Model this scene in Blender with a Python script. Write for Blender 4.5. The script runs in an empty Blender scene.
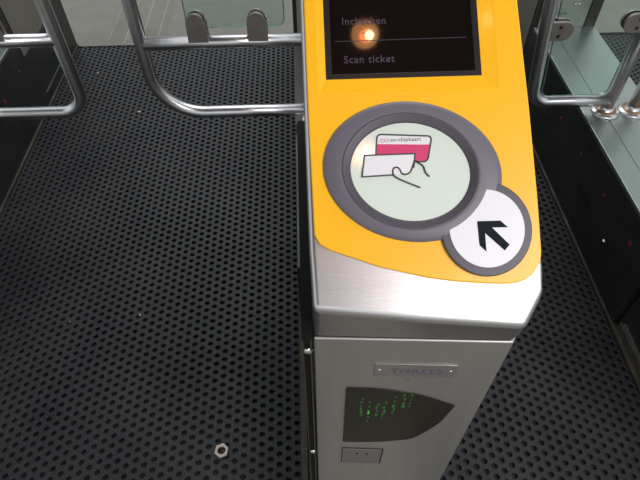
import bpy, bmesh, math, random
from mathutils import Vector, Matrix
random.seed(7)
sc = bpy.context.scene
COL = sc.collection

# ---------------------------------------------------------------- camera
H = 1.5
def nrm(v):
    v = Vector(v); return v.normalized()
zc = -nrm((5, -452, -540))
yc = nrm((-33, 646, -540)); yc = (yc - zc * yc.dot(zc)).normalized()
xc = yc.cross(zc)
cam_data = bpy.data.cameras.new('camera')
cam = bpy.data.objects.new('camera', cam_data); COL.objects.link(cam)
cam_data.sensor_width = 36.0
cam_data.lens = 540.0 / 640.0 * 36.0
cam_data.clip_start = 0.02
cam.matrix_world = Matrix.Translation((0, 0, H)) @ Matrix((xc, yc, zc)).to_4x4()
sc.camera = cam

# ---------------------------------------------------------------- light
sc.view_settings.view_transform = 'Standard'
sc.view_settings.look = 'None'
sc.view_settings.gamma = 1.0
sc.view_settings.use_curve_mapping = False
sc.view_settings.exposure = 0.0

world = bpy.data.worlds.new('daylight'); sc.world = world
world.use_nodes = True
wn = world.node_tree; bg = wn.nodes['Background']
wtc = wn.nodes.new('ShaderNodeTexCoord'); wsp = wn.nodes.new('ShaderNodeSeparateXYZ')
wr = wn.nodes.new('ShaderNodeValToRGB')
wn.links.new(wtc.outputs['Generated'], wsp.inputs[0]); wn.links.new(wsp.outputs['Z'], wr.inputs[0])
wr.color_ramp.elements[0].position = 0.0; wr.color_ramp.elements[0].color = (0.30, 0.30, 0.30, 1)
wr.color_ramp.elements[1].position = 0.35; wr.color_ramp.elements[1].color = (0.93, 0.97, 1.0, 1)
wn.links.new(wr.outputs[0], bg.inputs[0])
bg.inputs[1].default_value = 1.05

def area(name, loc, target, sx, sy, energy, col):
    l = bpy.data.lights.new(name, 'AREA'); l.shape = 'RECTANGLE'; l.size = sx; l.size_y = sy
    l.energy = energy; l.color = col
    o = bpy.data.objects.new(name, l); COL.objects.link(o); o.location = loc
    o.rotation_euler = (Vector(target) - Vector(loc)).to_track_quat('-Z', 'Y').to_euler()
    return o
area('station_opening_light', (1.5, -1.0, 2.9), (0.25, 0.4, 1.0), 1.5, 1.1, 55, (1.0, 0.94, 0.98))
area('hall_skylight', (0.6, 4.6, 4.4), (0, 1.2, 0), 3.5, 1.5, 90, (0.93, 0.97, 1.0))

# ---------------------------------------------------------------- materials
def mat(name, col, rough=0.5, metal=0.0, noise=0.0, nscale=8.0, trans=0.0, ior=1.45, emit=None, es=0.0,
        bump=0.0, bscale=200.0, stretch=None, spec=0.5, coat=0.0, col2=None):
    m = bpy.data.materials.new(name); m.use_nodes = True
    nt = m.node_tree; b = nt.nodes['Principled BSDF']
    b.inputs['Roughness'].default_value = rough; b.inputs['Metallic'].default_value = metal
    b.inputs['IOR'].default_value = ior; b.inputs['Transmission Weight'].default_value = trans
    b.inputs['Specular IOR Level'].default_value = spec; b.inputs['Coat Weight'].default_value = coat
    b.inputs['Coat Roughness'].default_value = 0.08
    tc = nt.nodes.new('ShaderNodeTexCoord')
    mp = nt.nodes.new('ShaderNodeMapping'); nt.links.new(tc.outputs['Object'], mp.inputs[0])
    if stretch: mp.inputs['Scale'].default_value = stretch
    n = nt.nodes.new('ShaderNodeTexNoise'); n.inputs['Scale'].default_value = nscale
    n.inputs['Detail'].default_value = 6
    nt.links.new(mp.outputs[0], n.inputs['Vector'])
    r = nt.nodes.new('ShaderNodeValToRGB')
    r.color_ramp.elements[0].position = 0.3; r.color_ramp.elements[1].position = 0.72
    k0, k1 = 1 - noise, 1 + noise
    c2 = col2 or tuple(min(1, c * k1) for c in col)
    r.color_ramp.elements[0].color = tuple(c * k0 for c in col) + (1,)
    r.color_ramp.elements[1].color = tuple(c2) + (1,)
    nt.links.new(n.outputs['Fac'], r.inputs[0]); nt.links.new(r.outputs[0], b.inputs['Base Color'])
    if bump:
        n2 = nt.nodes.new('ShaderNodeTexNoise'); n2.inputs['Scale'].default_value = bscale
        nt.links.new(mp.outputs[0], n2.inputs['Vector'])
        bp = nt.nodes.new('ShaderNodeBump'); bp.inputs['Strength'].default_value = bump
        bp.inputs['Distance'].default_value = 0.001
        nt.links.new(n2.outputs['Fac'], bp.inputs['Height']); nt.links.new(bp.outputs[0], b.inputs['Normal'])
    if emit:
        b.inputs['Emission Color'].default_value = tuple(emit) + (1,); b.inputs['Emission Strength'].default_value = es
    return m

M = {}
M['steel'] = mat('brushed_steel', (0.60, 0.585, 0.575), 0.34, 1.0, 0.05, 5, bump=0.12, bscale=60, stretch=(1, 12, 12))
M['steel_front'] = mat('satin_steel_sheet', (0.50, 0.485, 0.46), 0.42, 0.9, 0.05, 4, bump=0.1, bscale=80, stretch=(12, 12, 1))
M['tube'] = mat('polished_tube_steel', (0.62, 0.62, 0.63), 0.3, 1.0, 0.04, 9)
M['clamp'] = mat('dull_clamp_steel', (0.26, 0.235, 0.22), 0.5, 0.8, 0.1, 30)
M['plate'] = mat('plinth_steel', (0.27, 0.31, 0.29), 0.38, 0.85, 0.08, 4, bump=0.05)
M['black'] = mat('black_panel', (0.014, 0.014, 0.014), 0.42, 0.0, 0.35, 14, bump=0.05, bscale=40)
M['matte'] = mat('matte_black_panel', (0.010, 0.010, 0.010), 0.8, 0.0, 0.3, 14, spec=0.15)
M['grime'] = mat('grimy_metal', (0.075, 0.065, 0.050), 0.55, 0.4, 0.4, 20)
M['brownsteel'] = mat('brown_grey_panel', (0.17, 0.16, 0.135), 0.5, 0.3, 0.1, 6)
M['red'] = mat('red_sensor_plastic', (0.16, 0.008, 0.01), 0.3, 0, 0.1, 30)
M['hole'] = mat('black_void', (0.004, 0.004, 0.004), 0.7)
M['chrome'] = mat('bright_bolt_steel', (0.75, 0.76, 0.78), 0.18, 1.0)
M['warm_reflection'] = mat('flange_warm_reflection', (0.33, 0.21, 0.13), 0.45, 1.0, 0.3, 40)  # warm reflection put into the metal colour
M['yellow'] = mat('yellow_plastic', (0.98, 0.50, 0.010), 0.36, 0, 0.015, 3, coat=0.15)
M['ring'] = mat('grey_ring_plastic', (0.14, 0.13, 0.155), 0.42, 0, 0.06, 12, bump=0.05)
M['ring2'] = mat('dark_ring_plastic', (0.075, 0.068, 0.082), 0.4, 0, 0.05, 12)
M['bezel'] = mat('black_bezel', (0.012, 0.012, 0.013), 0.35)
M['screen'] = mat('black_screen_glass', (0.006, 0.0035, 0.003), 0.04, 0, 0, spec=0.5)
M['dimtext'] = mat('dim_screen_text', (0.03, 0.027, 0.035), 0.4, emit=(0.055, 0.045, 0.075), es=0.33)
M['window'] = mat('reader_window', (0.70, 0.78, 0.68), 0.07, 0, 0.02, 4)
M['haze'] = mat('reader_window_tint', (0.62, 0.69, 0.56), 0.12, 0, 0.02, 4, coat=0.3)
M['white'] = mat('white_print', (0.78, 0.78, 0.80), 0.35, 0, 0.01, 4)
M['ink'] = mat('dark_ink', (0.008, 0.012, 0.019), 0.7, spec=0.15)
M['line'] = mat('grey_ink', (0.075, 0.085, 0.085), 0.6, spec=0.2)
M['pink'] = mat('magenta_print', (0.64, 0.045, 0.16), 0.4)
M['paleink'] = mat('pale_pink_ink', (0.75, 0.32, 0.42), 0.5)
M['plaque'] = mat('etched_plaque', (0.47, 0.46, 0.44), 0.3, 0.9, 0.05, 20)
M['violet'] = mat('violet_ink', (0.10, 0.09, 0.13), 0.5)
M['lens'] = mat('smoked_lens', (0.020, 0.018, 0.012), 0.3, 0, 0.2, 6, spec=0.2)
M['led'] = mat('green_led', (0.01, 0.06, 0.01), 0.4, emit=(0.06, 0.5, 0.05), es=0.16)
M['ledb'] = mat('bright_green_led', (0.01, 0.1, 0.01), 0.4, emit=(0.15, 1.0, 0.12), es=0.4)
M['latch'] = mat('latch_steel', (0.30, 0.295, 0.28), 0.45, 0.8, 0.05, 30)
M['rubber'] = mat('rubber_mat', (0.013, 0.0145, 0.018), 0.55, 0, 0.4, 3.5, bump=0.2, bscale=300, col2=(0.026, 0.027, 0.028))
M['nut'] = mat('dull_zinc', (0.50, 0.43, 0.37), 0.5, 0.5, 0.1, 60)
M['crumb'] = mat('pale_crumb', (0.45, 0.40, 0.27), 0.8)
M['crumb2'] = mat('brown_crumb', (0.14, 0.10, 0.05), 0.8)
M['overhead_shade'] = mat('overhead_shade_dark', (0.10, 0.10, 0.10), 0.9)
M['lampshade'] = mat('amber_lamp', (0.8, 0.4, 0.15), 0.4, emit=(1.0, 0.42, 0.16), es=8.5)
M['bulb'] = mat('lamp_bulb', (1, 0.9, 0.7), 0.4, emit=(1.0, 0.80, 0.45), es=60)
M['glass'] = mat('green_glass', (0.80, 0.93, 0.88), 0.03, 0, 0, trans=1.0, ior=1.45)
M['glassedge'] = mat('green_glass_edge', (0.22, 0.40, 0.34), 0.2, 0, 0.1, 10, trans=0.5)

def paving():
    m = bpy.data.materials.new('stone_paving'); m.use_nodes = True
    nt = m.node_tree; b = nt.nodes['Principled BSDF']; b.inputs['Roughness'].default_value = 0.6
    tc = nt.nodes.new('ShaderNodeTexCoord'); mp = nt.nodes.new('ShaderNodeMapping')
    mp.inputs['Rotation'].default_value = (0, 0, math.pi / 2)
    nt.links.new(tc.outputs['Object'], mp.inputs[0])
    br = nt.nodes.new('ShaderNodeTexBrick'); br.inputs['Scale'].default_value = 1.0
    br.inputs['Brick Width'].default_value = 0.9; br.inputs['Row Height'].default_value = 0.085
    br.inputs['Mortar Size'].default_value = 0.0045; br.inputs['Mortar Smooth'].default_value = 0.5
    br.inputs['Color1'].default_value = (0.150, 0.142, 0.115, 1); br.inputs['Color2'].default_value = (0.165, 0.157, 0.127, 1)
    br.inputs['Mortar'].default_value = (0.25, 0.24, 0.20, 1)
    nt.links.new(mp.outputs[0], br.inputs['Vector'])
    n = nt.nodes.new('ShaderNodeTexNoise'); n.inputs['Scale'].default_value = 9; n.inputs['Detail'].default_value = 8
    nt.links.new(tc.outputs['Object'], n.inputs['Vector'])
    r = nt.nodes.new('ShaderNodeValToRGB')
    r.color_ramp.elements[0].color = (0.7, 0.7, 0.7, 1); r.color_ramp.elements[1].color = (1.15, 1.15, 1.15, 1)
    nt.links.new(n.outputs['Fac'], r.inputs[0])
    # plain slabs left of the small pavers
    sp = nt.nodes.new('ShaderNodeSeparateXYZ'); nt.links.new(tc.outputs['Object'], sp.inputs[0])
    gt = nt.nodes.new('ShaderNodeMath'); gt.operation = 'LESS_THAN'; gt.inputs[1].default_value = -1.02
    gt2 = nt.nodes.new('ShaderNodeMath'); gt2.operation = 'GREATER_THAN'; gt2.inputs[1].default_value = -0.72
    ad = nt.nodes.new('ShaderNodeMath'); ad.operation = 'ADD'; ad.use_clamp = True
    nt.links.new(sp.outputs['X'], gt.inputs[0]); nt.links.new(sp.outputs['X'], gt2.inputs[0])
    nt.links.new(gt.outputs[0], ad.inputs[0]); nt.links.new(gt2.outputs[0], ad.inputs[1])
    mx0 = nt.nodes.new('ShaderNodeMixRGB'); mx0.inputs[2].default_value = (0.172, 0.165, 0.138, 1)
    nt.links.new(ad.outputs[0], mx0.inputs[0]); nt.links.new(br.outputs['Color'], mx0.inputs[1])
    mx = nt.nodes.new('ShaderNodeMixRGB'); mx.blend_type = 'MULTIPLY'; mx.inputs[0].default_value = 1
    nt.links.new(mx0.outputs[0], mx.inputs[1]); nt.links.new(r.outputs[0], mx.inputs[2])
    nt.links.new(mx.outputs[0], b.inputs['Base Color'])
    return m
M['paving'] = paving()

# ---------------------------------------------------------------- helpers
ROOT = {}          # object name -> base point of its thing
def link(name, me, m, parent=None, base=None, smooth=False, bevel=0.0, seg=3, bang=30):
    o = bpy.data.objects.new(name, me); COL.objects.link(o)
    if me.materials: me.materials[0] = m
    else: me.materials.append(m)
    if parent is not None:
        base = ROOT[parent.name]
        me.transform(Matrix.Translation(-base)); o.parent = parent
    else:
        base = Vector(base) if base is not None else Vector((0, 0, 0))
        me.transform(Matrix.Translation(-base)); o.location = base
    ROOT[o.name] = Vector(base)
    for p in me.polygons: p.use_smooth = smooth or bevel > 0
    if bevel:
        b = o.modifiers.new('bevel', 'BEVEL'); b.width = bevel; b.segments = seg
        b.limit_method = 'ANGLE'; b.angle_limit = math.radians(bang)
        b.harden_normals = True
    return o

def thing(name, base, label, cat, group=None):
    o = bpy.data.objects.new(name, None); COL.objects.link(o); o.empty_display_size = 0.05
    o.location = base; ROOT[o.name] = Vector(base)
    tag(o, label, cat, group); return o
def tag(o, label, cat, group=None):
    o['label'] = label; o['category'] = cat
    if group: o['group'] = group
    return o
def struct(o): o['kind'] = 'structure'; return o

def bm_mesh(bm, name='mesh'):
    bmesh.ops.recalc_face_normals(bm, faces=bm.faces)
    me = bpy.data.meshes.new(name); bm.to_mesh(me); bm.free(); return me
def add_box(bm, a, b):
    x0, y0, z0 = a; x1, y1, z1 = b
    v = [bm.verts.new(p) for p in ((x0,y0,z0),(x1,y0,z0),(x1,y1,z0),(x0,y1,z0),(x0,y0,z1),(x1,y0,z1),(x1,y1,z1),(x0,y1,z1))]
    for f in ((0,3,2,1),(4,5,6,7),(0,1,5,4),(1,2,6,5),(2,3,7,6),(3,0,4,7)): bm.faces.new([v[i] for i in f])
def box(name, a, b, m, parent=None, **k):
    bm = bmesh.new(); add_box(bm, a, b); return link(name, bm_mesh(bm), m, parent, **k)
def loft(top, bot):
    bm = bmesh.new()
    t = [bm.verts.new(p) for p in top]; b = [bm.verts.new(p) for p in bot]; n = len(t)
    bm.faces.new(t); bm.faces.new(b[::-1])
    for i in range(n): bm.faces.new((t[i], b[i], b[(i+1) % n], t[(i+1) % n]))
    return bm_mesh(bm)

def add_tube(bm, pts, r, seg=20, closed=False, caps=True):
    pts = [Vector(p) for p in pts]; n = len(pts); rings = []
    up = None
    for i, p in enumerate(pts):
        if closed: t = (pts[(i+1) % n] - pts[i-1]).normalized()
        elif i == 0: t = (pts[1] - pts[0]).normalized()
        elif i == n-1: t = (pts[-1] - pts[-2]).normalized()
        else: t = ((pts[i+1]-p).normalized() + (p-pts[i-1]).normalized()).normalized()
        if up is None:
            up = t.orthogonal().normalized()
        up = (up - t * up.dot(t)).normalized(); s = t.cross(up)
        rings.append([bm.verts.new(p + (up*math.cos(a) + s*math.sin(a))*r) for a in [2*math.pi*k/seg for k in range(seg)]])
    rng = range(n) if closed else range(n-1)
    for i in rng:
        A, B = rings[i], rings[(i+1) % n]
        for k in range(seg): bm.faces.new((A[k], A[(k+1) % seg], B[(k+1) % seg], B[k]))
    if caps and not closed:
        bm.faces.new(rings[0][::-1]); bm.faces.new(rings[-1])
def tube(name, pts, r, m, parent=None, seg=20, closed=False, **k):
    bm = bmesh.new(); add_tube(bm, pts, r, seg, closed); return link(name, bm_mesh(bm), m, parent, smooth=True, **k)

def lathe(name, prof, mtx, m, parent=None, seg=32, smooth=True, **k):
    """prof: (radius, height) pairs, spun about the local z of mtx"""
    bm = bmesh.new(); rings = []
    for r, h in prof:
        if r < 1e-6: rings.append([bm.verts.new((0, 0, h))])
        else: rings.append([bm.verts.new((r*math.cos(2*math.pi*i/seg), r*math.sin(2*math.pi*i/seg), h)) for i in range(seg)])
    for A, B in zip(rings, rings[1:]):
        for i in range(seg):
            j = (i+1) % seg
            if len(A) == 1 and len(B) == 1: continue
            if len(A) == 1: bm.faces.new((A[0], B[i], B[j]))
            elif len(B) == 1: bm.faces.new((A[i], B[0], A[j]))
            else: bm.faces.new((A[i], B[i], B[j], A[j]))
    bmesh.ops.transform(bm, matrix=mtx, verts=bm.verts)
    return link(name, bm_mesh(bm), m, parent, smooth=False, bevel=0, **k) if not smooth else link(name, bm_mesh(bm), m, parent, smooth=True, **k)

def plate(name, loops, h0, h1, mtx, m, parent=None, bev=0.0, **k):
    """flat shape with holes, from height h0 to h1 above the plane mtx, edges rounded by bev"""
    cu = bpy.data.curves.new('outline', 'CURVE'); cu.dimensions = '2D'; cu.fill_mode = 'BOTH'
    for lp in loops:
        s = cu.splines.new('POLY'); s.points.add(len(lp)-1); s.use_cyclic_u = True
        for p, q in zip(s.points, lp): p.co = (q[0], q[1], 0, 1)
    th = (h1-h0)/2
    cu.extrude = max(th-bev, 0.00005); cu.bevel_depth = bev; cu.bevel_resolution = 3; cu.offset = -bev
    t = bpy.data.objects.new('outline', cu); COL.objects.link(t)
    dg = bpy.context.evaluated_depsgraph_get(); dg.update()
    me = bpy.data.meshes.new_from_object(t.evaluated_get(dg)); bpy.data.objects.remove(t)
    me.materials.clear()
    me.transform(mtx @ Matrix.Translation((0, 0, (h0+h1)/2)))
    return link(name, me, m, parent, **k)

def writing(name, txt, size, x, y, h, mtx, m, parent, bold=0.0, thick=0.00015, sx=1.0, sp_=1.0, **k):
    cu = bpy.data.curves.new('words', 'FONT'); cu.body = txt; cu.size = size; cu.extrude = thick; cu.offset = bold; cu.space_character = sp_
    t = bpy.data.objects.new('words', cu); COL.objects.link(t)
    dg = bpy.context.evaluated_depsgraph_get(); dg.update()
    me = bpy.data.meshes.new_from_object(t.evaluated_get(dg)); bpy.data.objects.remove(t)
    me.materials.clear()
    me.transform(mtx @ Matrix.Translation((x, y, h)) @ Matrix.Diagonal((sx, 1, 1, 1)))
    return link(name, me, m, parent, **k)

def ellipse(cx, cy, a, b, rot=0, n=72, a0=0, a1=2*math.pi):
    out = []
    for i in range(n):
        t = a0 + (a1-a0)*i/n; x, y = a*math.cos(t), b*math.sin(t)
        out.append((cx + x*math.cos(rot) - y*math.sin(rot), cy + x*math.sin(rot) + y*math.cos(rot)))
    return out
def smooth_loop(pts, n=6):
    out = []; N = len(pts)
    for i in range(N):
        p0, p1, p2, p3 = [Vector(pts[(i+j-1) % N]) for j in range(4)]
        for k in range(n):
            t = k/n
            q = 0.5*((2*p1)+(-p0+p2)*t+(2*p0-5*p1+4*p2-p3)*t*t+(-p0+3*p1-3*p2+p3)*t**3)
            out.append((q.x, q.y))
    return out
def round_poly(pts, rad, n=6):
    """polygon with rounded corners, rad a number or one per corner"""
    out = []; N = len(pts)
    for i in range(N):
        r = rad if not isinstance(rad, (list, tuple)) else rad[i]
        p = Vector(pts[i]); a = (Vector(pts[i-1])-p); b = (Vector(pts[(i+1) % N])-p)
        if r <= 0: out.append(tuple(p)); continue
        A = p + a.normalized()*min(r, a.length/2); B = p + b.normalized()*min(r, b.length/2)
        for k in range(n+1):
            t = k/n; q = A*(1-t)**2 + p*2*t*(1-t) + B*t*t; out.append(tuple(q))
    return out
def stroke(name, pts, w, h, mtx, m, parent, closed=False):
    """a drawn line of width w lying on plane mtx"""
    bm = bmesh.new(); P = [Vector((p[0], p[1])) for p in pts]
    if closed: P.append(P[0])
    t = 0.00012
    def slab(c):
        lo = [bm.verts.new((x, y, -t)) for x, y in c]; hi = [bm.verts.new((x, y, t)) for x, y in c]
        bm.faces.new(lo[::-1]); bm.faces.new(hi); n = len(c)
        for k in range(n): bm.faces.new((lo[k], lo[(k+1) % n], hi[(k+1) % n], hi[k]))
    for a, b in zip(P, P[1:]):
        d = b-a
        if d.length < 1e-6: continue
        q = Vector((-d.y, d.x)).normalized()*w/2
        slab([tuple(a-q), tuple(b-q), tuple(b+q), tuple(a+q)])
    for p in P: slab(ellipse(p.x, p.y, w/2, w/2, 0, 10))
    bmesh.ops.transform(bm, matrix=mtx @ Matrix.Translation((0, 0, h)), verts=bm.verts)
    return link(name, bm_mesh(bm), m, parent)

# ---------------------------------------------------------------- the setting
fl = struct(box('floor', (-5, -2.5, -0.1), (5, 7, 0), M['paving']))
ce = struct(box('overhead_shade', (-3.2, -2.0, 3.3), (3.2, 1.9, 3.4), M['overhead_shade']))  # unseen slab added overhead to keep the display's reflection dark

# ---------------------------------------------------------------- perforated rubber mats
PITCH = 0.0275
def rubber_mat(x0, x1, y0, y1, label):
    V = []; F = []
    dx = PITCH*math.sqrt(3)/2; T = 0.011; r0 = 0.0091; r1 = 0.0072; R = PITCH/math.sqrt(3)
    nx = int((x1-x0)/dx); dx2 = (x1-x0)/nx; ny = int((y1-y0)/PITCH)
    ang = [2*math.pi*k/12 for k in range(12)]
    hexr = [R if k % 2 == 0 else R*math.cos(math.pi/6) for k in range(12)]
    for i in range(nx):
        cx = x0 + dx2*(i+0.5)
        for j in range(ny):
            cy = y0 + PITCH*(j + (0.5 if i % 2 else 0.0) + 0.25)
            b = len(V)
            for rr, z in ((None, T), (r0, T), (r1, T-0.0022), (r1*0.94, 0.0012)):
                for k in range(12):
                    q = hexr[k] if rr is None else rr
                    x = cx + q*math.cos(ang[k]); y = cy + q*math.sin(ang[k])
                    if rr is None:
                        x = min(max(x, x0), x1); y = min(max(y, y0), y1)
                    V.append((x, y, z))
            for s in range(3):
                for k in range(12):
                    a = b+s*12; F.append((a+k, a+(k+1) % 12, a+12+(k+1) % 12, a+12+k))
    b = len(V)                                   # rim and underside
    for z in (0.0005, T):
        V += [(x0, y0, z), (x1, y0, z), (x1, y1, z), (x0, y1, z)]
    F += [(b, b+3, b+2, b+1), (b, b+1, b+5, b+4), (b+1, b+2, b+6, b+5), (b+2, b+3, b+7, b+6), (b+3, b, b+4, b+7)]
    me = bpy.data.meshes.new('mat'); me.from_pydata(V, [], F); me.update()
    return tag(link('rubber_mat', me, M['rubber'], base=((x0+x1)/2, (y0+y1)/2, 0)), label, 'floor mat')
XL = -1.165      # passage-side faces of the three barriers
X0, X1 = -0.035, 0.240
XR, XR1 = 0.948, 1.195
rubber_mat(XL+0.012, X0-0.004, -0.1, 2.60, 'black honeycomb rubber mat filling the wide left passage, a metal nut lying on it')
rubber_mat(X1+0.004, XR-0.012, -0.1, 2.60, 'black honeycomb rubber mat between the yellow reader console and the right black barrier')
rubber_mat(XR1+0.01, 1.75, 0.9, 2.60, 'black honeycomb rubber mat beyond the right barrier, seen through the glass')
for n_, (a, b) in enumerate(((XL+0.012, X0-0.004), (X1+0.004, XR-0.012), (XR1+0.01, 1.75))):
    struct(box('trim_%d' % (n_+1), (a, 2.602, 0), (b, 2.625, 0.013), M['brownsteel'], bevel=0.002))

# ---------------------------------------------------------------- barrier bodies
YN, YM, YF0, YF1, ZP = 0.31, 0.86, 2.05, 2.62, 0.36
def xmat(x, side):           # plane of a side panel: local x = world y, local y = world z, normal = +-x
    return Matrix(((0, 0, side, x), (1, 0, 0, 0), (0, 1, 0, 0), (0, 0, 0, 1)))
def barrier_body(t, xa, xb, marks, topm='plate'):
    """low plinth with steel top, black side panels, far pedestal"""
    box('plinth_core', (xa+0.012, YM, 0), (xb-0.012, YF0, ZP-0.012), M['black'], t)
    tp = box('plinth_top', (xa, YM, ZP-0.012), (xb, YF0, ZP), M[topm], t, bevel=0.003)
    for side, x in ((-1, xa), (1, xb)):
        s = 'side_panel'
        lo, hi = (x, x+0.012) if side < 0 else (x-0.012, x)
        p = box(s, (lo, YM+0.002, 0.02), (hi, YF0, ZP-0.0125), M['black'], t, bevel=0.001)
        p['label'] = 'black side panel'
        for kind, y, z in marks.get(side, ()):
            pm = xmat(x, side)
            if kind == 'dot':
                lathe('sensor_dot', ((0, 0.0012), (0.0062, 0.0012), (0.0085, 0.0002), (0.0085, -0.002)),
                      pm @ Matrix.Translation((y, z, 0)), M['red'], p, 16)
            elif kind == 'bolt':
                lathe('bolt', ((0, 0.005), (0.004, 0.0045), (0.0065, 0.0005), (0.0065, -0.001)),
                      pm @ Matrix.Translation((y, z, 0)), M['chrome'], p, 16)
            else:
                w = 0.055
                plate('slot', [round_poly([(y-w, z-0.009), (y+w, z-0.009), (y+w, z+0.009), (y-w, z+0.009)], 0.008)],
                      -0.001, 0.0008, pm, M['hole'], p)
        lo, hi = (x-0.006, x+0.012) if side < 0 else (x-0.012, x+0.006)
        box('base_trim', (lo, 0.32, 0.0005), (hi, YF1, 0.018), M['grime'], t, bevel=0.002)
    # far pedestal
    box('far_pedestal', (xa+0.014, YF0, 0), (xb-0.045, YF1-0.01, 1.0), M['steel_front'], t, bevel=0.004)
    box('far_pedestal_flank', (xb-0.044, YF0-0.004, 0), (xb, YF1, 1.0), M['black'], t, bevel=0.003)
    box('far_pedestal_flank', (xa, YF0+0.002, 0), (xa+0.013, YF1, 1.0), M['black'], t, bevel=0.003)

# ======================================================= 1. the yellow reader console
T1 = thing('ticket_gate', (0.1, 0.31, 0),
           'ticket gate with yellow tilted reader head and round reader window on a grey steel pedestal', 'ticket gate')
barrier_body(T1, X0, X1, {-1: [('dot', 1.6, 0.25), ('dot', 1.2, 0.25)]}, 'black')

# pedestal: slightly skewed steel front
P0 = Vector((0.001, 0.308, 0)); P1 = Vector((0.226, 0.293, 0))
ft = (P1-P0).normalized(); fn = Vector((ft.y, -ft.x, 0))
FM = Matrix(((ft.x, 0, fn.x, P0.x), (ft.y, 0, fn.y, P0.y), (0, 1, 0, 0), (0, 0, 0, 1)))   # local x across, y up
def ring_pts(z, e=0.0):
    return [(P0.x+e, P0.y+e, z), (P1.x-e, P1.y+e, z), (0.232-e, 0.302+e, z), (0.232-e, YM-e, z), (0.001+e, YM-e, z)]
ped = link('pedestal', loft(ring_pts(0.958), ring_pts(0.0)), M['steel_front'], T1, bevel=0.0025)
seam = link('seam_gasket', loft(ring_pts(0.964, 0.003), ring_pts(0.957, 0.003)), M['hole'], T1)
flank = box('pedestal_flank', (-0.0125, 0.3105, 0.0), (0.0, 0.67, 0.985), M['matte'], T1, bevel=0.001)
flank['label'] = 'black flank panel with bolts'
fr = Matrix(((1, 0, 0, 0), (0, 0, -1, 0.3105), (0, 1, 0, 0), (0, 0, 0, 1)))
for x, z, r in ((-0.0064, 0.925, 0.0066), (-0.0062, 0.577, 0.0062)):
    lathe('bolt', ((0, 0.0035), (r*0.6, 0.003), (r, 0.0005), (r, -0.001)), fr @ Matrix.Translation((x, z, 0)), M['chrome'], flank, 16)
box('edge_strip', (-0.0035, 0.3085, 0.0), (-0.0015, 0.312, 0.95), M['grime'], flank)
box('edge_strip', (-0.0125, 0.3085, 0.0), (-0.0112, 0.312, 0.95), M['grime'], flank)

# reader head, lofted from the tilted face down to the pedestal
OY, OZ = 0.334, 1.060
FA = Matrix(((1, 0, 0, 0), (0, 0.832, -0.555, OY), (0, 0.555, 0.832, OZ), (0, 0, 0, 1)))
def face(u, v, h=0.0): return tuple(FA @ Vector((u, v, h)))
top = [face(-0.0015, 0.38), face(-0.001, 0.02), face(0.0012, -0.0455), face(0.110, -0.0600), face(0.2170, -0.0710),
       face(0.2395, -0.0340), face(0.2410, -0.008), face(0.2370, 0.20), face(0.2330, 0.38)]
bot = [(0.006, 0.66, 0.962), (0.004, 0.35, 0.962), (0.001, 0.3075, 0.962), (0.112, 0.300, 0.962), (0.2245, 0.2925, 0.962),
       (0.231, 0.302, 0.962), (0.232, 0.33, 0.962), (0.232, 0.5, 0.962), (0.232, 0.66, 0.962)]
head = link('reader_head', loft(top, bot), M['steel'], T1, bevel=0.009, seg=6, bang=25)
head['label'] = 'brushed steel head housing'

# yellow fascia with a screen opening
yel = [(0.0022, 0.372), (0.0034, 0.1432), (0.0052, 0.0309), (0.0105, 0.0215), (0.0208, 0.0150), (0.0713, -0.0040), (0.122, -0.0170),
       (0.150, -0.0215), (0.178, -0.0245), (0.2005, -0.0257), (0.2100, -0.0250), (0.2190, -0.0222), (0.2265, -0.0170), (0.2325, -0.0100), (0.2360, -0.0025), (0.2375, 0.0060), (0.2380, 0.0607), (0.2368, 0.1577),
       (0.2335, 0.27), (0.2310, 0.372)]
SU0, SU1, SV0, SV1 = 0.0243, 0.1888, 0.1975, 0.352          # screen opening
BU0, BU1, BV0, BV1 = 0.0165, 0.2045, 0.1805, 0.362          # outer line of the sunk frame
fas = plate('fascia', [yel, [(BU0, BV0), (BU0, BV1), (BU1, BV1), (BU1, BV0)]], -0.002, 0.0040, FA, M['yellow'], T1, bev=0.0018)
fas['label'] = 'yellow fascia panel'
bm = bmesh.new()                                            # sloping yellow frame down to the screen
o_ = [bm.verts.new(face(u, v, 0.0039)) for u, v in ((BU0-0.002, BV0-0.002), (BU1+0.002, BV0-0.002), (BU1+0.002, BV1+0.002), (BU0-0.002, BV1+0.002))]
i_ = [bm.verts.new(face(u, v, 0.0012)) for u, v in ((SU0, SV0), (SU1, SV0), (SU1, SV1), (SU0, SV1))]
j_ = [bm.verts.new(face(u, v, 0.0003)) for u, v in ((SU0, SV0), (SU1, SV0), (SU1, SV1), (SU0, SV1))]
for A, B in ((o_, i_), (i_, j_)):
    for k in range(4): bm.faces.new((A[k], A[(k+1) % 4], B[(k+1) % 4], B[k]))
link('sunk_frame', bm_mesh(bm), M['yellow'], fas)
# display
bez = plate('display_bezel', [[(SU0-0.001, SV0-0.001), (SU1+0.001, SV0-0.001), (SU1+0.001, SV1+0.001), (SU0-0.001, SV1+0.001)],
                              [(0.0300, 0.2022), (0.0300, 0.347), (0.1828, 0.347), (0.1828, 0.2022)]], 0.0001, 0.0016, FA, M['bezel'], T1, bev=0.0005)
plate('screen', [[(0.0298, 0.2020), (0.1830, 0.2020), (0.1830, 0.3472), (0.0298, 0.3472)]], 0.0001, 0.0008, FA, M['screen'], bez)
writing('screen_text', 'Inchecken', 0.0115, 0.0425, 0.2575, 0.0009, FA, M['dimtext'], bez, 0.00015, sx=0.92, sp_=1.12)
writing('screen_text', 'Scan ticket', 0.0115, 0.0432, 0.2145, 0.0009, FA, M['dimtext'], bez, 0.00015, sx=0.95, sp_=1.12)
plate('screen_line', [[(0.0345, 0.2385), (0.1762, 0.2395), (0.1762, 0.2402), (0.0345, 0.2392)]], 0.0008, 0.0010, FA, M['dimtext'], bez)

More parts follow.
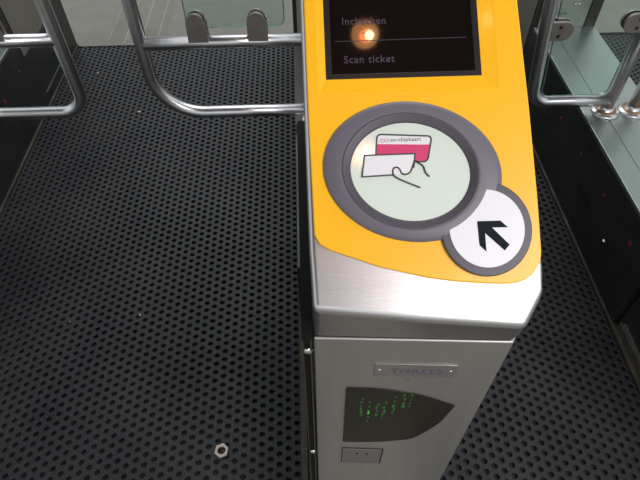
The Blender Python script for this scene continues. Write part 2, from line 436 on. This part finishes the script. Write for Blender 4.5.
# big grey ring round the reader window
RC = (0.1092, 0.0945); ROT = math.radians(-10)
outer = ellipse(*RC, 0.0930, 0.0738, ROT)
IC = (0.1068, 0.0938)
i1 = ellipse(*IC, 0.0700, 0.0600, ROT)
i2 = ellipse(*IC, 0.0640, 0.0548, ROT)
def loft_rings(name, rings, m, parent):
    bm = bmesh.new(); R_ = []
    for lp, h in rings: R_.append([bm.verts.new(face(p[0], p[1], h)) for p in lp])
    for A, B in zip(R_, R_[1:]):
        n = len(A)
        for k in range(n): bm.faces.new((A[k], A[(k+1) % n], B[(k+1) % n], B[k]))
    return link(name, bm_mesh(bm), m, parent, smooth=True)
ring = loft_rings('reader_ring', [(outer, 0.0030), (ellipse(*RC, 0.0930, 0.0738, ROT), 0.0055), (ellipse(*RC, 0.0915, 0.0730, ROT), 0.0070),
                  (ellipse(*RC, 0.087, 0.0695, ROT), 0.0082), (ellipse(*IC, 0.0745, 0.0640, ROT), 0.0098), (ellipse(*IC, 0.0715, 0.0613, ROT), 0.0098)], M['ring'], T1)
ring['label'] = 'thick grey oval ring'
loft_rings('inner_lip', [(ellipse(*IC, 0.0717, 0.0615, ROT), 0.0095), (ellipse(*IC, 0.0705, 0.0603, ROT), 0.0104), (ellipse(*IC, 0.0690, 0.0590, ROT), 0.0098),
                         (ellipse(*IC, 0.0640, 0.0535, ROT), 0.0068), (ellipse(*IC, 0.0622, 0.0516, ROT), 0.0060), (ellipse(*IC, 0.0618, 0.0512, ROT), 0.0048)], M['ring2'], ring)
win = plate('reader_window', [ellipse(*IC, 0.0645, 0.0550, ROT)], 0.0030, 0.0055, FA, M['window'], T1)
win['label'] = 'pale green oval reader window with card pictogram'
FP = FA @ Matrix.Translation((-0.0010, -0.0030, 0))
# pictogram: travel card, ticket and hand
WZ = 0.0056
# pixel-free coordinates measured on the face
card = round_poly([(0.0727, 0.1150), (0.0752, 0.1372), (0.1322, 0.1335), (0.1262, 0.1060), (0.1150, 0.1070)], [0.001, 0.005, 0.005, 0.006, 0.001])
plate('card_print', [card], WZ-0.0002, WZ, FP, M['white'], win)
pk = round_poly([(0.0727, 0.1140), (0.0736, 0.1268), (0.1307, 0.1245), (0.1262, 0.1062), (0.1145, 0.1070)], [0, 0, 0, 0.005, 0])
plate('card_colour_band', [pk], WZ, WZ+0.00015, FP, M['pink'], win)
stroke('card_outline', card, 0.0016, WZ+0.0003, FP, M['line'], win, True)
writing('card_text', 'ov-chipkaart', 0.0056, 0.0885, 0.1290, WZ+0.0001, FP, M['line'], win, sx=1.08, sp_=1.06)
for cx in (0.0805, 0.0848):
    stroke('card_emblem', ellipse(cx, 0.1303, 0.0022, 0.0017, 0, 16), 0.0007, WZ+0.0002, FP, M['paleink'], win, True)
tk = [(0.0575, 0.0925), (0.0610, 0.1150), (0.1135, 0.1152), (0.1085, 0.0945)]
plate('ticket_print', [[(0.0575, 0.0925), (0.0610, 0.1150), (0.1135, 0.1152), (0.1085, 0.0945)]], WZ+0.0004, WZ+0.0007, FP, M['white'], win)
stroke('ticket_outline', [(0.0895, 0.0935), (0.0575, 0.0925), (0.0610, 0.1150), (0.1135, 0.1152), (0.1115, 0.1010)], 0.0016, WZ+0.0008, FP, M['line'], win)
def sp(pts, n=6):
    out = []
    P = [pts[0]] + list(pts) + [pts[-1]]
    for i in range(1, len(P)-2):
        p0, p1, p2, p3 = [Vector(q) for q in P[i-1:i+3]]
        for k in range(n):
            t = k/n; q = 0.5*((2*p1)+(-p0+p2)*t+(2*p0-5*p1+4*p2-p3)*t*t+(-p0+3*p1-3*p2+p3)*t**3); out.append((q.x, q.y))
    out.append(tuple(pts[-1])); return out
stroke('hand_outline', sp([(0.1165, 0.0795), (0.1040, 0.0850), (0.0930, 0.0905), (0.0895, 0.0950), (0.0905, 0.1003), (0.0945, 0.1012), (0.0970, 0.0985),
                           (0.0985, 0.0950), (0.1025, 0.0937), (0.1065, 0.0950), (0.1090, 0.0985), (0.1115, 0.1055)]), 0.0016, WZ+0.0009, FP, M['line'], win)
stroke('hand_outline', sp([(0.1120, 0.1075), (0.1180, 0.1045), (0.1215, 0.1010), (0.1235, 0.0945), (0.1268, 0.0908)]), 0.0016, WZ+0.0009, FP, M['line'], win)

# small round arrow sign
SC = (0.1812, 0.0315)
def bitten(rx, ry, kx, ky, n=120):      # circle round SC with the part inside the window oval pushed out of it
    out = []
    for i in range(n):
        a = 2*math.pi*i/n; p = Vector((SC[0]+rx*math.cos(a), SC[1]+ry*math.sin(a)))
        c = Vector(IC); q = p - c; cr, sr = math.cos(-ROT), math.sin(-ROT); qx, qy = q.x*cr-q.y*sr, q.x*sr+q.y*cr
        k = math.hypot(qx/kx, qy/ky)
        if k < 1: p = c + q/k
        out.append((p.x, p.y))
    return out
sm = plate('sign_ring', [bitten(0.0470, 0.0490, 0.0760, 0.0655)], 0.0030, 0.0080, FA, M['ring2'], T1, bev=0.0015)
sm['label'] = 'small grey ring overlapping the big one'
# white disc, bitten by the big ring
disc = bitten(0.0385, 0.0400, 0.0790, 0.0685)
plate('sign_disc', [disc], 0.0080, 0.0092, FA, M['white'], sm)
# arrow pointing up-left
def arr(px):   # helper: points given in sign units
    return [(SC[0]+x, SC[1]+y) for x, y in px]
plate('arrow', [arr([(-0.0098, 0.0075), (0.0140, 0.0073), (0.0212, 0.0003), (0.0050, 0.0005), (0.0217, -0.0176), (0.0163, -0.0233), (-0.0025, -0.0049),
                     (-0.0024, -0.0238), (-0.0090, -0.0172)])], 0.0091, 0.0095, FA, M['ink'], sm)

# plaque, lens window, latch
pl = plate('nameplate', [[(0.0745, 0.870), (0.1745, 0.870), (0.1735, 0.902), (0.0735, 0.902)]], 0.0002, 0.0014, FM, M['plaque'], T1, bev=0.0003)
writing('nameplate_text', 'THALES', 0.0165, 0.0935, 0.8800, 0.00155, FM, M['violet'], pl, 0.0002, sx=1.05, sp_=1.12)
for x in (0.0800, 0.1675):
    lathe('rivet', ((0, 0.0012), (0.0016, 0.0009), (0.0022, 0)), FM @ Matrix.Translation((x, 0.886, 0.0014)), M['chrome'], pl, 12)
lens_o = round_poly([(0.0412, 0.6340), (0.0405, 0.8335), (0.088, 0.8320), (0.140, 0.8165), (0.1915, 0.7840), (0.1815, 0.7250), (0.1660, 0.6870), (0.1475, 0.6540), (0.100, 0.6380)],
                    [0.004, 0.006, 0.02, 0.02, 0.002, 0.01, 0.01, 0.012, 0.02])
lens = plate('sensor_window', [lens_o], 0.0002, 0.0016, FM, M['lens'], T1, bev=0.0005)
lens['label'] = 'smoked dark window with faint green lights'
cols = [(0.0640, 0.800, 0.735), (0.0745, 0.790, 0.725), (0.0855, 0.783, 0.735), (0.0960, 0.790, 0.735), (0.1080, 0.810, 0.745), (0.1200, 0.815, 0.770), (0.1300, 0.815, 0.775)]
for i, (x, z1, z0) in enumerate(cols):
    bm = bmesh.new(); z = z1
    while z > z0:
        w = random.uniform(0.0007, 0.0020); hgt = random.uniform(0.0015, 0.0050)
        jx = x + random.uniform(-0.0012, 0.0012)
        add_box(bm, (jx-w, z-hgt, 0.0016), (jx+w, z+hgt, 0.00185)); z -= random.uniform(0.0095, 0.016)
    bmesh.ops.transform(bm, matrix=FM, verts=bm.verts)
    link('indicator_light', bm_mesh(bm), M['led'], lens)
bm = bmesh.new(); add_box(bm, (0.0735, 0.750, 0.0019), (0.0755, 0.760, 0.0021)); bmesh.ops.transform(bm, matrix=FM, verts=bm.verts)
link('indicator_light', bm_mesh(bm), M['ledb'], lens)
la = plate('latch_plate', [[(0.0405, 0.535), (0.1085, 0.533), (0.1085, 0.604), (0.0405, 0.606)], ], 0.0002, 0.0010, FM, M['hole'], T1)
plate('latch_cover', [[(0.0417, 0.5375), (0.1060, 0.5355), (0.1060, 0.6020), (0.0417, 0.6040)]], 0.0006, 0.0016, FM, M['latch'], la, bev=0.0003)
for x in (0.0660, 0.0825):
    plate('keyhole', [ellipse(x, 0.582, 0.0013, 0.0058, 0, 16)], 0.0015, 0.0018, FM, M['ink'], la)
plate('scuff', [ellipse(0.1180, 0.8600, 0.0035, 0.0022, 0, 20)], 0.0001, 0.00018, FM, M['latch'], ped)

# ======================================================= 2. left barrier
T2 = thing('barrier_cabinet', (-1.29, 1.45, 0), 'low black barrier cabinet with red sensor dots along the left edge of the wide passage', 'barrier')
barrier_body(T2, XL-0.247, XL, {1: [('dot', 2.0, 0.25), ('dot', 1.81, 0.24), ('slot', 1.72, 0.155), ('dot', 1.6, 0.25)]})
box('far_side_sheet', (XL+0.0005, YF0+0.03, 0.27), (XL+0.003, YF1-0.12, 0.99), M['brownsteel'], T2, bevel=0.001)  # pale veil of the glass painted as a sheet over the dark flank
box('near_pedestal', (XL-0.235, YN, 0), (XL-0.012, YM, 0.96), M['steel_front'], T2, bevel=0.003)
box('panel_joint', (XL-0.0005, 2.13, 0.060), (XL+0.002, 2.47, 0.066), M['plate'], T2)
# ======================================================= 3. right barrier
T3 = thing('barrier_cabinet', (1.07, 1.45, 0), 'low black barrier cabinet with pale steel top and red sensor dots on the right', 'barrier')
barrier_body(T3, XR, XR1, {-1: [('dot', 1.594, 0.246), ('dot', 1.387, 0.251), ('dot', 1.182, 0.258), ('dot', 0.981, 0.260),
                                ('bolt', 1.079, 0.156), ('slot', 1.272, 0.160), ('slot', 1.680, 0.172)]})
box('top_ridge', (1.020, YM, ZP), (1.034, YF0, ZP+0.002), M['plate'], T3, bevel=0.001)
box('near_pedestal', (XR+0.013, YN, 0), (XR1-0.012, YM-0.004, 0.96), M['black'], T3, bevel=0.003)
box('pedestal_trim', (XR+0.004, YN, 0.0005), (XR+0.0125, YM-0.02, 0.050), M['grime'], T3, bevel=0.002)
box('steel_edge', (XR+0.0085, YN, 0.0505), (XR+0.013, YM-0.03, 0.056), M['plate'], T3)
box('far_side_sheet', (XR-0.003, YF0+0.03, 0.19), (XR-0.0005, YF1-0.03, 0.99), M['brownsteel'], T3, bevel=0.001)
# bracket and bolts on the far pedestal of the right barrier
bk = box('bracket', (0.985, YF0-0.02, 0.42), (1.055, YF0, 0.435), M['plate'], T3, bevel=0.002)
for x in (1.083, 1.098):
    for z in (0.455, 0.475):
        lathe('bolt', ((0, 0.006), (0.005, 0.005), (0.006, 0)), Matrix.Translation((x, YF0-0.001, z)) @ Matrix.Rotation(math.pi/2, 4, 'X'), M['chrome'], T3, 12)

# ======================================================= gate leaves
YG = 1.48; RT = 0.0198
def arc_corner(p, a, b, r, n=10):
    """rounded corner at p coming from a going to b"""
    p, a, b = Vector(p), Vector(a), Vector(b); da = (a-p).normalized(); db = (b-p).normalized()
    c = p + da*r + db*r; out = []
    for k in range(n+1):
        t = math.pi/2*k/n; out.append(c - db*r*math.cos(t) - da*r*math.sin(t))
    return out
def leaf(xo, xh, zb, ztop, rc, label, bar=None, lean=0.0, name='gate_leaf'):
    t = thing(name, (xh, YG, ZP), label, 'gate leaf')
    s = 1 if xh > xo else -1
    P = lambda x, z: Vector((x, YG, z))
    xo_ = xo + s*RT                                    # tube centre
    pts = [P(xh, zb), P((xo_+xh)/2, zb)] + arc_corner(P(xo_, zb), P(xh, zb), P(xo_+lean*(ztop-zb), ztop), rc, 14) + \
          arc_corner(P(xo_+lean*(ztop-zb), ztop), P(xo_, zb), P(xh, ztop), 0.06) + [P(xh, ztop)]
    tube('leaf_frame', pts, RT, M['tube'], t, 24)
    tube('hinge_post', [P(xh, ZP+0.002), P(xh, ztop+0.03)], RT*1.02, M['tube'], t, 24)
    lathe('flange', ((0.019, 0.03), (0.024, 0.012), (0.042, 0.009), (0.046, 0.005), (0.046, 0.0)), Matrix.Translation((xh, YG, ZP)), M['tube'], t, 32)
    lathe('flange_reflection', ((0.0195, 0.0145), (0.033, 0.0125), (0.034, 0.010), (0.034, 0.009)), Matrix.Translation((xh, YG, ZP)), M['warm_reflection'], t, 32)  # orange reflection inside the flange, painted as a warm ring
    if bar:
        tube('cross_bar', [P(xo_, bar), P(xh, bar)], RT*0.97, M['tube'], t, 24)
        g0, g1 = sorted((xo + s*0.165, xh - s*0.085)); gz0 = bar+0.048
        for cx in (xo + s*0.192, xo + s*0.365):
            pm = Matrix(((1, 0, 0, cx), (0, 0, -1, YG), (0, 1, 0, bar), (0, 0, 0, 1)))
            c = plate('clamp', [[(-0.030, 0.004), (0.030, 0.004), (0.028, 0.070)] + ellipse(0, 0.070, 0.025, 0.025, 0, 16, 0, math.pi) + [(-0.028, 0.070)]],
                  0.0072, 0.017, pm, M['clamp'], t, bev=0.002)
            c['label'] = 'dull grey round-topped clamp'
            plate('clamp', [[(-0.030, 0.004), (0.030, 0.004), (0.028, 0.070)] + ellipse(0, 0.070, 0.025, 0.025, 0, 16, 0, math.pi) + [(-0.028, 0.070)]],
                  -0.017, -0.0072, pm, M['clamp'], t, bev=0.002)
    else:
        g0, g1 = sorted((xo_ + s*(RT+0.006), xh - s*(RT+0.006))); gz0 = zb + RT + 0.006
        for sgn, cx in ((s, xo_), (-s, xh)):
            cz = 0.668 if sgn == s else 0.688
            cx += lean*(cz-zb)*(1 if sgn == s else 0)
            pm = Matrix(((sgn, 0, 0, cx), (0, 0, -1, YG), (0, 1, 0, cz), (0, 0, 0, 1)))
            w = 0.078
            shp = [(0.008, -0.030), (w-0.028, -0.030)] + ellipse(w-0.028, 0, 0.028, 0.030, 0, 16, -math.pi/2, math.pi/2) + [(w-0.028, 0.030), (0.008, 0.030)]
            if sgn < 0: shp = shp
            for h0, h1 in ((0.0072, 0.017), (-0.017, -0.0072)):
                c = plate('clamp', [shp], h0, h1, pm, M['clamp'], t, bev=0.002)
            for dz in (-0.014, 0.014):
                lathe('clamp_screw', ((0, 0.0006), (0.0055, 0.0006), (0.0055, 0)),
                      Matrix.Translation((cx + sgn*0.036, YG-0.0171, cz+dz)) @ Matrix.Rotation(math.pi/2, 4, 'X'), M['hole'], t, 14)
    gm = Matrix(((1, 0, 0, 0), (0, 0, -1, YG), (0, 1, 0, 0), (0, 0, 0, 1)))
    shape = round_poly([(g0, gz0), (g1, gz0), (g1, ztop-0.05), (g0+lean*(ztop-0.05-gz0), ztop-0.05)], 0.025, 6)
    gl = plate('glass_pane', [shape], -0.005, 0.005, gm, M['glass'], t)
    stroke_pts = shape
    bm = bmesh.new(); add_tube(bm, [(p[0], YG, p[1]) for p in shape], 0.0018, 8, True)
    link('glass_edge', bm_mesh(bm), M['glassedge'], gl, smooth=True)
    return t
leaf(-0.494, 0.035, 0.408, 1.06, 0.150, 'tubular steel gate leaf with two round-topped glass clamps, hinged behind the yellow reader head', bar=0.656)
leaf(-0.690, -1.215, 0.425, 1.06, 0.075, 'tubular steel gate leaf reaching in from the left edge of the photo', bar=0.676)
leaf(0.735, 1.022, 0.408, 1.06, 0.055, 'small tubular gate leaf with greenish glass pane on the right barrier', lean=-0.125)
tp = thing('gate_post', (1.115, YG, ZP), 'bare steel post on a round flange at the right edge, beside the small glass leaf', 'post')
tube('post_tube', [(1.115, YG, ZP+0.002), (1.115, YG, 1.09)], RT*1.02, M['tube'], tp, 24)
lathe('flange', ((0.019, 0.03), (0.024, 0.012), (0.042, 0.009), (0.046, 0.005), (0.046, 0.0)), Matrix.Translation((1.115, YG, ZP)), M['tube'], tp, 32)
lathe('flange_reflection', ((0.0195, 0.0145), (0.033, 0.0125), (0.034, 0.010), (0.034, 0.009)), Matrix.Translation((1.115, YG, ZP)), M['warm_reflection'], tp, 32)

# ======================================================= small things
bm = bmesh.new()
ro, ri, hN = 0.0195, 0.0105, 0.009
rings = []
for r, z, six in ((ro, 0.0, 1), (ro, hN, 1), (ri*1.12, hN, 0), (ri, hN-0.001, 0), (ri, 0.0, 0)):
    vs = []
    for k in range(24):
        a = 2*math.pi*k/24
        q = r / math.cos(((a % (math.pi/3)) - math.pi/6)) * math.cos(math.pi/6) if six else r
        vs.append(bm.verts.new((q*math.cos(a), q*math.sin(a), z)))
    rings.append(vs)
for i in range(5):
    A, B = rings[i], rings[(i+1) % 5]
    for k in range(24): bm.faces.new((A[k], A[(k+1) % 24], B[(k+1) % 24], B[k]))
me = bm_mesh(bm); me.transform(Matrix.Translation((-0.257, 0.511, 0.0112)) @ Matrix.Rotation(0.35, 4, 'Z'))
tag(link('hex_nut', me, M['nut'], base=(-0.257, 0.511, 0.0112), bevel=0.0006, seg=2), 'dull metal hexagonal nut lying loose on the black rubber mat', 'nut')
def crumb(x, y, s, m, label):
    bm = bmesh.new(); bmesh.ops.create_icosphere(bm, subdivisions=2, radius=s)
    for v in bm.verts: v.co *= random.uniform(0.75, 1.2); v.co.z *= 0.5
    bmesh.ops.translate(bm, vec=(x, y, 0.011+s*0.45), verts=bm.verts)
    tag(link('crumb', bm_mesh(bm), m, base=(x, y, 0.011), smooth=True), label, 'litter')
crumb(-0.745, 2.03, 0.0075, M['crumb'], 'pale crumb on the mat below the gap between the two left leaves')
crumb(-1.00, 2.35, 0.0060, M['crumb'], 'pale sliver of litter near the far end of the left mat')
crumb(-0.775, 0.94, 0.0050, M['crumb2'], 'brown crumb in the middle of the left mat')
crumb(-0.555, 0.956, 0.0040, M['crumb'], 'tiny pale crumb in the middle of the left mat, right of the brown one')

# overhead lamp mirrored in the black screen
def mirror_dir(u, v, px_dir):
    return px_dir - 2*px_dir.dot(Vector((0, -0.555, 0.832)))*Vector((0, -0.555, 0.832))
def pendant(u, v, k, zc, label, bulb):
    S = Vector(face(u, v, 0.0008)); d = (S - Vector((0, 0, H))).normalized(); r = mirror_dir(0, 0, d)
    LP = S + r*((zc - S.z)/r.z)
    tl = thing('pendant_lamp', (LP.x, LP.y, 3.3), label, 'lamp')
    A = [0.5+i*(math.pi-0.5)/16 for i in range(17)]
    lathe('lamp_shade', [(k*0.068*math.sin(a), -k*0.05*math.cos(a)) for a in A], Matrix.Translation(LP), M['lampshade'], tl, 32)
    lathe('lamp_bulb', [(bulb*math.sin(i*math.pi/12), -bulb*math.cos(i*math.pi/12)) for i in range(13)],
          Matrix.Translation(LP + Vector((0.018*k, 0.0, -0.036*k))), M['bulb'], tl, 24)
    tube('lamp_stem', [LP + Vector((0, 0, 0.045*k)), (LP.x, LP.y, 3.3)], 0.006, M['black'], tl, 12)
pendant(0.0673, 0.2462, 0.83, 2.95, 'round amber lamp hanging overhead, mirrored in the black display', 0.018)
pendant(0.0590, 0.1150, 0.95, 2.75, 'added unseen amber lamp overhead, mirrored at the left of the round reader window', 0.03)  # second lamp, added only for the warm spot in the reader window
